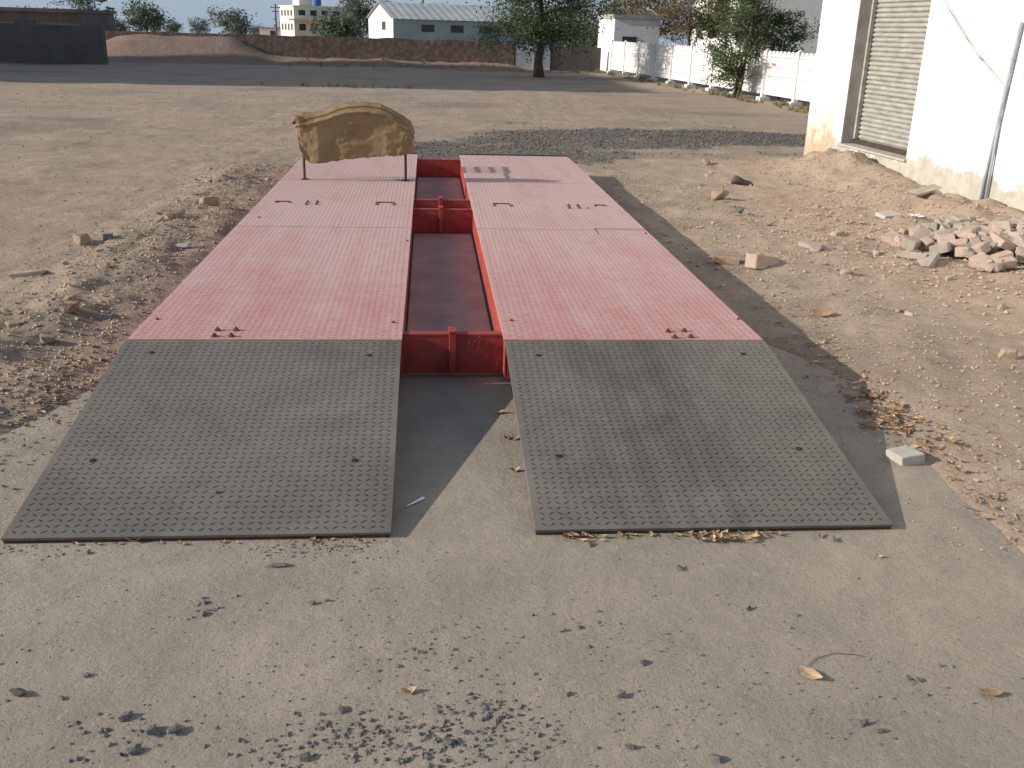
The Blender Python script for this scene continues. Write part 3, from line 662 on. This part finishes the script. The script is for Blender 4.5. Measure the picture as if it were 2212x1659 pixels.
for k in range(nb+1):
    mb=MB(); x=k*bl; mb.box(x-.055,x+.055,-.06,.06,0,FH); mb.add([(x-.055,-.06,FH),(x+.055,-.06,FH),(x+.055,.06,FH),(x-.055,.06,FH),(x,0,FH+.07)],[(0,1,4),(1,2,4),(2,3,4),(3,0,4)])
    mb.box(x-.13,x+.13,-.14,.14,-.1,.10); mb.obj('post',WFENCE,fe)
mb=MB()
kk=(25.6-fa.y)/fd.y; mb.box(kk-.18,kk+.05,-.034,-.024,.90,.96); mb.obj('painted_mark',REDX,fe)
# ---------------- far walls and buildings
def simple_wall(name,x0,x1,y,h,mat,label,cat='wall',th=.3,rag=.05):
    mb=MB(); n=max(2,int((x1-x0)/.25))
    for i in range(n+1):
        x=x0+(x1-x0)*i/n; hh=h+rag*fn(x,0,1.2,41)
        mb.v+= [(x,y,-.3),(x,y,hh),(x,y+th,hh),(x,y+th,-.3)]
    for i in range(n):
        for k in range(3): mb.f.append((i*4+k,(i+1)*4+k,(i+1)*4+k+1,i*4+k+1)); mb.m.append(0)
    mb.f+= [(0,1,2,3),(n*4+3,n*4+2,n*4+1,n*4)]; mb.m+=[0,0]
    for f in range(len(mb.f)): mb.f[f]=mb.f[f][::-1]
    return tag(mb.obj(name,mat),label,cat)
simple_wall('boundary_wall',-13.7,3.6,43,1.12,STONEW,'long low reddish brown stone wall closing the yard at the back',rag=.05)
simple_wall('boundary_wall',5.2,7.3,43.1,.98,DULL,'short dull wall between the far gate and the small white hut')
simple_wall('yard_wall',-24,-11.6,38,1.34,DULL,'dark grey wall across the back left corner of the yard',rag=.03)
def bldg(name,label,x,y,rz,wd,dp,h,wallm,roofm,wins=(),gable=0,par=.15,cat='building',wm=GLASS):
    zb=min(gz(x,y),0)-.1
    t=thing(name,label,cat,(x,y,-.1),(0,0,R(rz))); mb=MB(); b0=zb-.4+.1
    if gable:
        v=[(0,0,b0),(wd,0,b0),(wd,dp,b0),(0,dp,b0),(0,0,h),(wd,0,h),(wd,dp,h),(0,dp,h),(0,dp/2,h+gable),(wd,dp/2,h+gable)]
        mb.add(v,[(0,1,5,4),(1,2,6,9,5),(2,3,7,6),(3,0,4,8,7)]); mb.obj('wall',wallm,t)
        mb=MB(); e=.3; n=int(wd/.4)
        for side in (0,1):
            ya,yb=(-e,dp/2) if side==0 else (dp+e,dp/2); za=h-e*gable/(dp/2)
            o=len(mb.v)
            for i in range(n+1):
                xx=-e+(wd+2*e)*i/n; b=.03*(i%2); mb.v+= [(xx,ya,za+.03+b),(xx,yb,h+gable+.03+b)]
            for i in range(n):
                f=(o+2*i,o+2*i+2,o+2*i+3,o+2*i+1); mb.f.append(f if side==0 else f[::-1]); mb.m.append(0)
        mb.obj('roof',roofm,t)
    else:
        mb.box(0,wd,0,dp,b0,h); mb.obj('wall',wallm,t); mb=MB(); mb.box(-par,wd+par,-par,dp+par,h+.001,h+.12+par*.5); mb.obj('roof',roofm,t)
    for (face,a,b,z0,z1) in wins:
        mb=MB()
        if face=='f': mb.box(a,b,-.03,-.002,z0,z1)
        else: mb.box(-.03,-.002,a,b,z0,z1)
        mb.obj('window',wm,t)
    return t
shed=bldg('factory_shed','long factory shed with grey corrugated roof and white gable beyond the wall',-3.5,105,20,26,8.5,2.45,TEAL,ROOF,[('f',3+3.2*k,4.4+3.2*k,1.2,1.9) for k in range(7)],1.5)
mb=MB(); mb.add([(-.02,0,-1),(-.02,8.5,-1),(-.02,8.5,2.45),(-.02,4.25,3.93),(-.02,0,2.45)],[(4,3,2,1,0)]); g_=mb.obj('gable_wall',WFENCE,shed)
mb=MB(); mb.box(-.08,-.03,2.5,3.6,1.3,2.1); mb.obj('window',GLASS,g_)
cb=bldg('cream_building','cream two storey building with flat roofs on the left horizon',-21.6,170,22,11,9,4.2,CREAM,CREAM,[('f',.8+1.9*k,1.9+1.9*k,2.9,3.7) for k in range(5)]+[('f',.8+1.9*k,1.9+1.9*k,.6,1.6) for k in range(5)]+[('l',1+2*k,2+2*k,2.8,3.7) for k in range(4)]+[('l',1+2*k,2+2*k,.6,1.6) for k in range(4)])
mb=MB(); mb.box(-1.2,11.4,-1.3,-.04,2.15,2.35); mb.obj('balcony_slab',CREAM,cb)
mb=MB(); mb.box(1.5,5,2,6,4.45,5.6); mb.obj('roof_room',CREAM,cb)
q=Q(684,6,172); t=thing('water_tank','blue water tank on the cream building roof','tank',(q.x,172,4.35)); mb=MB(); mb.tube([(0,0,0),(0,0,.9),(0,0,1.1),(0,0,1.25)],[.75,.75,.45,.3],16); mb.obj('tank_body',BLUE,t)
hut=bldg('white_hut','small white hut at the far end of the precast fence',7.65,42.2,0,1.9,4.0,2.25,WFENCE,CEM,[('f',.35,.95,.1,1.55)],wm=IRON,par=.06)
bldg('back_building','white building behind the trees above the fence at right',17.6,58,0,13,10,7,WFENCE,CREAM,[('l',1.5+3*k,2.7+3*k,1.5,3) for k in range(3)])
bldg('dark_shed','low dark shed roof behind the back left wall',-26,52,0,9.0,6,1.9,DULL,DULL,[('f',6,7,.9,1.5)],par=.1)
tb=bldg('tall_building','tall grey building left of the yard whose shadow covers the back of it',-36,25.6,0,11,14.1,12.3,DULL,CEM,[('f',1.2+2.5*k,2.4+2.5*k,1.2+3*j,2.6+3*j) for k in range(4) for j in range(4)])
bldg('far_house','tiny pale house on the left horizon',Q(560,60,200).x,200,0,7,5,.6,CREAM,REDX,[('f',2,3,-.6,.2)],par=.1)
gt=thing('metal_gate','pale sheet metal gate in the far wall behind the tree','gate',(3.62,43.1,0))
mb=MB(); mb.box(.05,.78,0,.05,.1,1.02); mb.obj('gate_leaf',WFENCE,gt)
mb=MB(); mb.box(.82,1.5,0,.05,.1,1.02); mb.obj('gate_leaf',mk('pale_blue_paint',(.35,.42,.5),(.45,.52,.6),2),gt)
for xx in (-.02,1.52):
    mb=MB(); mb.box(xx,xx+.06,-.03,.06,-.1,1.15); mb.obj('gate_post',IRON,gt)
for (px,pt,Y,lab) in ((597,8,150,'slim utility pole left of the cream building'),(914,-45,112,'tall utility pole rising over the factory shed')):
    a=Q(px,60,Y); b=Q(px,pt,Y); t=thing('utility_pole',lab,'pole',(a.x,Y,0)); mb=MB(); mb.tube([(0,0,-2.2),(0,0,b.z)],[.14,.10],8); mb.obj('shaft',DULL,t)
    mb=MB(); mb.box(-.7,.7,-.05,.05,b.z-.55,b.z-.45); mb.obj('crossarm',IRON,t)
    mb=MB(); mb.box(-.5,.5,-.05,.05,b.z-1.1,b.z-1.0); mb.obj('crossarm',IRON,t)
    for xx in (-.6,.3,.6): mb=MB(); mb.tube([(xx,0,b.z-.45),(xx,0,b.z-.3)],.04,6); mb.obj('insulator',CEM,t)
# ---------------- trees
def tree(name,label,x,y,h,crad,czb,leafm,nleaf,ls,seed,group=None,trunk_r=.1,lean=(0,0),clumps=26,branchz=.35,cat='tree',multi=1,spread=1.0):
    rnd=random.Random(seed); g0=gz(x,y); z0=g0-.05; h-=g0 if g0<-.5 else 0
    t=thing(name,label,cat,(x,y,z0),(0,0,0),group)
    tr=MB(); cc=[]
    for m in range(multi):
        bx,by=(rnd.uniform(-.15,.15),rnd.uniform(-.1,.1)) if multi>1 else (0,0)
        pts=[Vector((bx,by,0))]; N=6
        for i in range(1,N+1):
            f=i/N; pts.append(Vector((bx*(1+3*f)+lean[0]*f+rnd.uniform(-.06,.06)*h*.2,by+lean[1]*f+rnd.uniform(-.06,.06)*h*.2,h*.8*f)))
        tr.tube(pts,[trunk_r*(1.25 if i==0 else 1-.8*i/N) for i in range(N+1)],8)
        for k in range(9//multi+2):
            f=rnd.uniform(branchz,.95); i=min(int(f*N),N-1); a=pts[i].lerp(pts[i+1],f*N-i); an=rnd.random()*6.28
            e=Vector((math.cos(an)*crad*rnd.uniform(.5,.95),math.sin(an)*crad*rnd.uniform(.5,.95),0)); e=a+e+Vector((0,0,rnd.uniform(.05,.4)*h*.5))
            mid=a.lerp(e,.5)+Vector((0,0,.06*h*rnd.uniform(-.2,1)))
            r0=trunk_r*(1-.75*f)*.7; tr.tube([a,mid,e],[r0,r0*.6,r0*.2],6); cc.append(e); cc.append(mid)
            for q in range(3):
                s=mid.lerp(e,rnd.random()); e2=s+Vector((rnd.gauss(0,.3),rnd.gauss(0,.3),rnd.gauss(0,.18)))*crad*.8; tr.tube([s,e2],[r0*.35,r0*.1],4,cap=False); cc.append(e2)
    tr.obj('trunk',BARK,t,True)
    cr=MB()
    for k in range(clumps):
        an=rnd.random()*6.28; r=crad*math.sqrt(rnd.random())*.95; zz=czb+(h-czb)*rnd.random()
        sh=math.sqrt(max(.05,1-((zz-(czb+h)/2)/((h-czb)/2))**2)); cc.append(Vector((math.cos(an)*r*sh+lean[0]*.7,math.sin(an)*r*sh+lean[1]*.7,zz)))
    cc=[c for c in cc if c.z>czb*.8]
    per=max(4,nleaf//len(cc))
    for c in cc:
        s=crad*rnd.uniform(.10,.26)*spread; mi=1 if rnd.random()<.35 else 0
        for k in range(per):
            p=c+Vector((rnd.gauss(0,s),rnd.gauss(0,s),rnd.gauss(0,s*.65)))
            if p.z<.15: p.z=.15+rnd.random()*.3
            l=ls*rnd.uniform(.6,1.4); u=Vector((rnd.gauss(0,1),rnd.gauss(0,1),rnd.gauss(0,.7))).normalized(); v=u.cross(Vector((rnd.gauss(0,1),rnd.gauss(0,1),rnd.gauss(0,1)))).normalized()
            cr.add([p-u*l*.5,p+v*l*.22,p+u*l*.5,p-v*l*.22],[(0,1,2,3)],mi)
    cr.obj('crown',leafm,t); return t
p=P(1155,170,0)
tree('neem_tree','spreading dark green tree standing alone before the far gate',p.x+.15,p.y,4.2,2.1,1.05,[LG,LG2],19000,.11,1,trunk_r=.17,branchz=.28,clumps=40)
p=P(1590,214,0)
tree('roadside_bush','tall feathery green bush in front of the white fence',p.x-.15,p.y,3.1,.82,.35,[LG2,LG],15000,.07,2,trunk_r=.05,branchz=.1,multi=3,clumps=52)
q=Q(1700,60,27); tree('young_tree','leafy tree rising behind the right end of the fence',q.x,27,2.4,.6,1.35,[LG2,LG],2400,.08,3,trunk_r=.04,clumps=20)
for k,(px,Y,h,r,mt) in enumerate(((1345,46.5,4.4,1.4,[LB,LG]),(1420,44,4.8,1.6,[LB,LB]),(1490,41,4.6,1.5,[LB,LB]),(1570,40,4.4,1.1,[LG2,LB]))):
    q=Q(px,60,Y); tree('sparse_tree',['first brownish sparse tree from the left behind the fence','second brownish sparse tree from the left behind the fence','third brownish sparse tree from the left behind the fence','greener sparse tree behind the tall bush'][k],q.x,Y,h,r,1.1,mt,7500,.11,10+k,'trees behind the precast fence',trunk_r=.08,clumps=34)
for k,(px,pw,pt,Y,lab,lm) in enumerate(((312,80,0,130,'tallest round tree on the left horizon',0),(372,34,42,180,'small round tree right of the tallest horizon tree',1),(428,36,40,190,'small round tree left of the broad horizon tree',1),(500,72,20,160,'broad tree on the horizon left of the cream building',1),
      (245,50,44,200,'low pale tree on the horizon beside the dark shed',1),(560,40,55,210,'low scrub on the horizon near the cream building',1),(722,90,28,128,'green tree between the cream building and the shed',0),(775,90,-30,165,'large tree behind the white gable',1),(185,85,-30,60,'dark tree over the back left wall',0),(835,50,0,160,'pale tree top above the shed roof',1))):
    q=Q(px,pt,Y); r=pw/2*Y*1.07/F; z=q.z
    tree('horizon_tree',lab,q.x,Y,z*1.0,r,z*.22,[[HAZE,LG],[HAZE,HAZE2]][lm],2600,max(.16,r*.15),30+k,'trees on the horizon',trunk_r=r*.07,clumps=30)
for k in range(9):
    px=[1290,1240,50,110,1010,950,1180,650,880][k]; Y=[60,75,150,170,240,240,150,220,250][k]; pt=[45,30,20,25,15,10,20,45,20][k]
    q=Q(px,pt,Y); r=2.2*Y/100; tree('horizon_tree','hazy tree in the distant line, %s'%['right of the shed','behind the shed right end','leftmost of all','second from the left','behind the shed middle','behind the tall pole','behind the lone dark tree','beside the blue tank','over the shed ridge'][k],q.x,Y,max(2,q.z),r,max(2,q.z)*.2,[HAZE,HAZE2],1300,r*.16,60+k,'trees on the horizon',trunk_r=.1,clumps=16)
mb=MB()
def tuft(x,y,s,n):
    z=gz(x,y)
    for k in range(n):
        a=random.random()*6.28; r=s*random.random(); h=s*random.uniform(.4,1.1); dx,dy=math.cos(a)*r,math.sin(a)*r
        b=Vector((x+dx*.5,y+dy*.5,z)); t=Vector((x+dx*1.4,y+dy*1.4,z+h)); w_=Vector((-math.sin(a),math.cos(a),0))*s*.05
        mb.add([b-w_,b+w_,t],[(0,1,2)])
for k in range(110):
    f=random.random(); x=fa.x+(fb.x-fa.x)*f-.2-random.random()*.7; y=fa.y+(fb.y-fa.y)*f; tuft(x,y,random.uniform(.08,.2),24)
for k in range(30): tuft(random.uniform(-6,7),random.uniform(40,42.7),random.uniform(.10,.25),18)
for k in range(30): tuft(P(755,190).x+random.gauss(0,.8),P(755,190).y+random.gauss(0,.4),.10,14)
tag(mb.obj('scrub',GRN),'dry low weeds along the fence foot and far wall','weeds',kind='stuff')
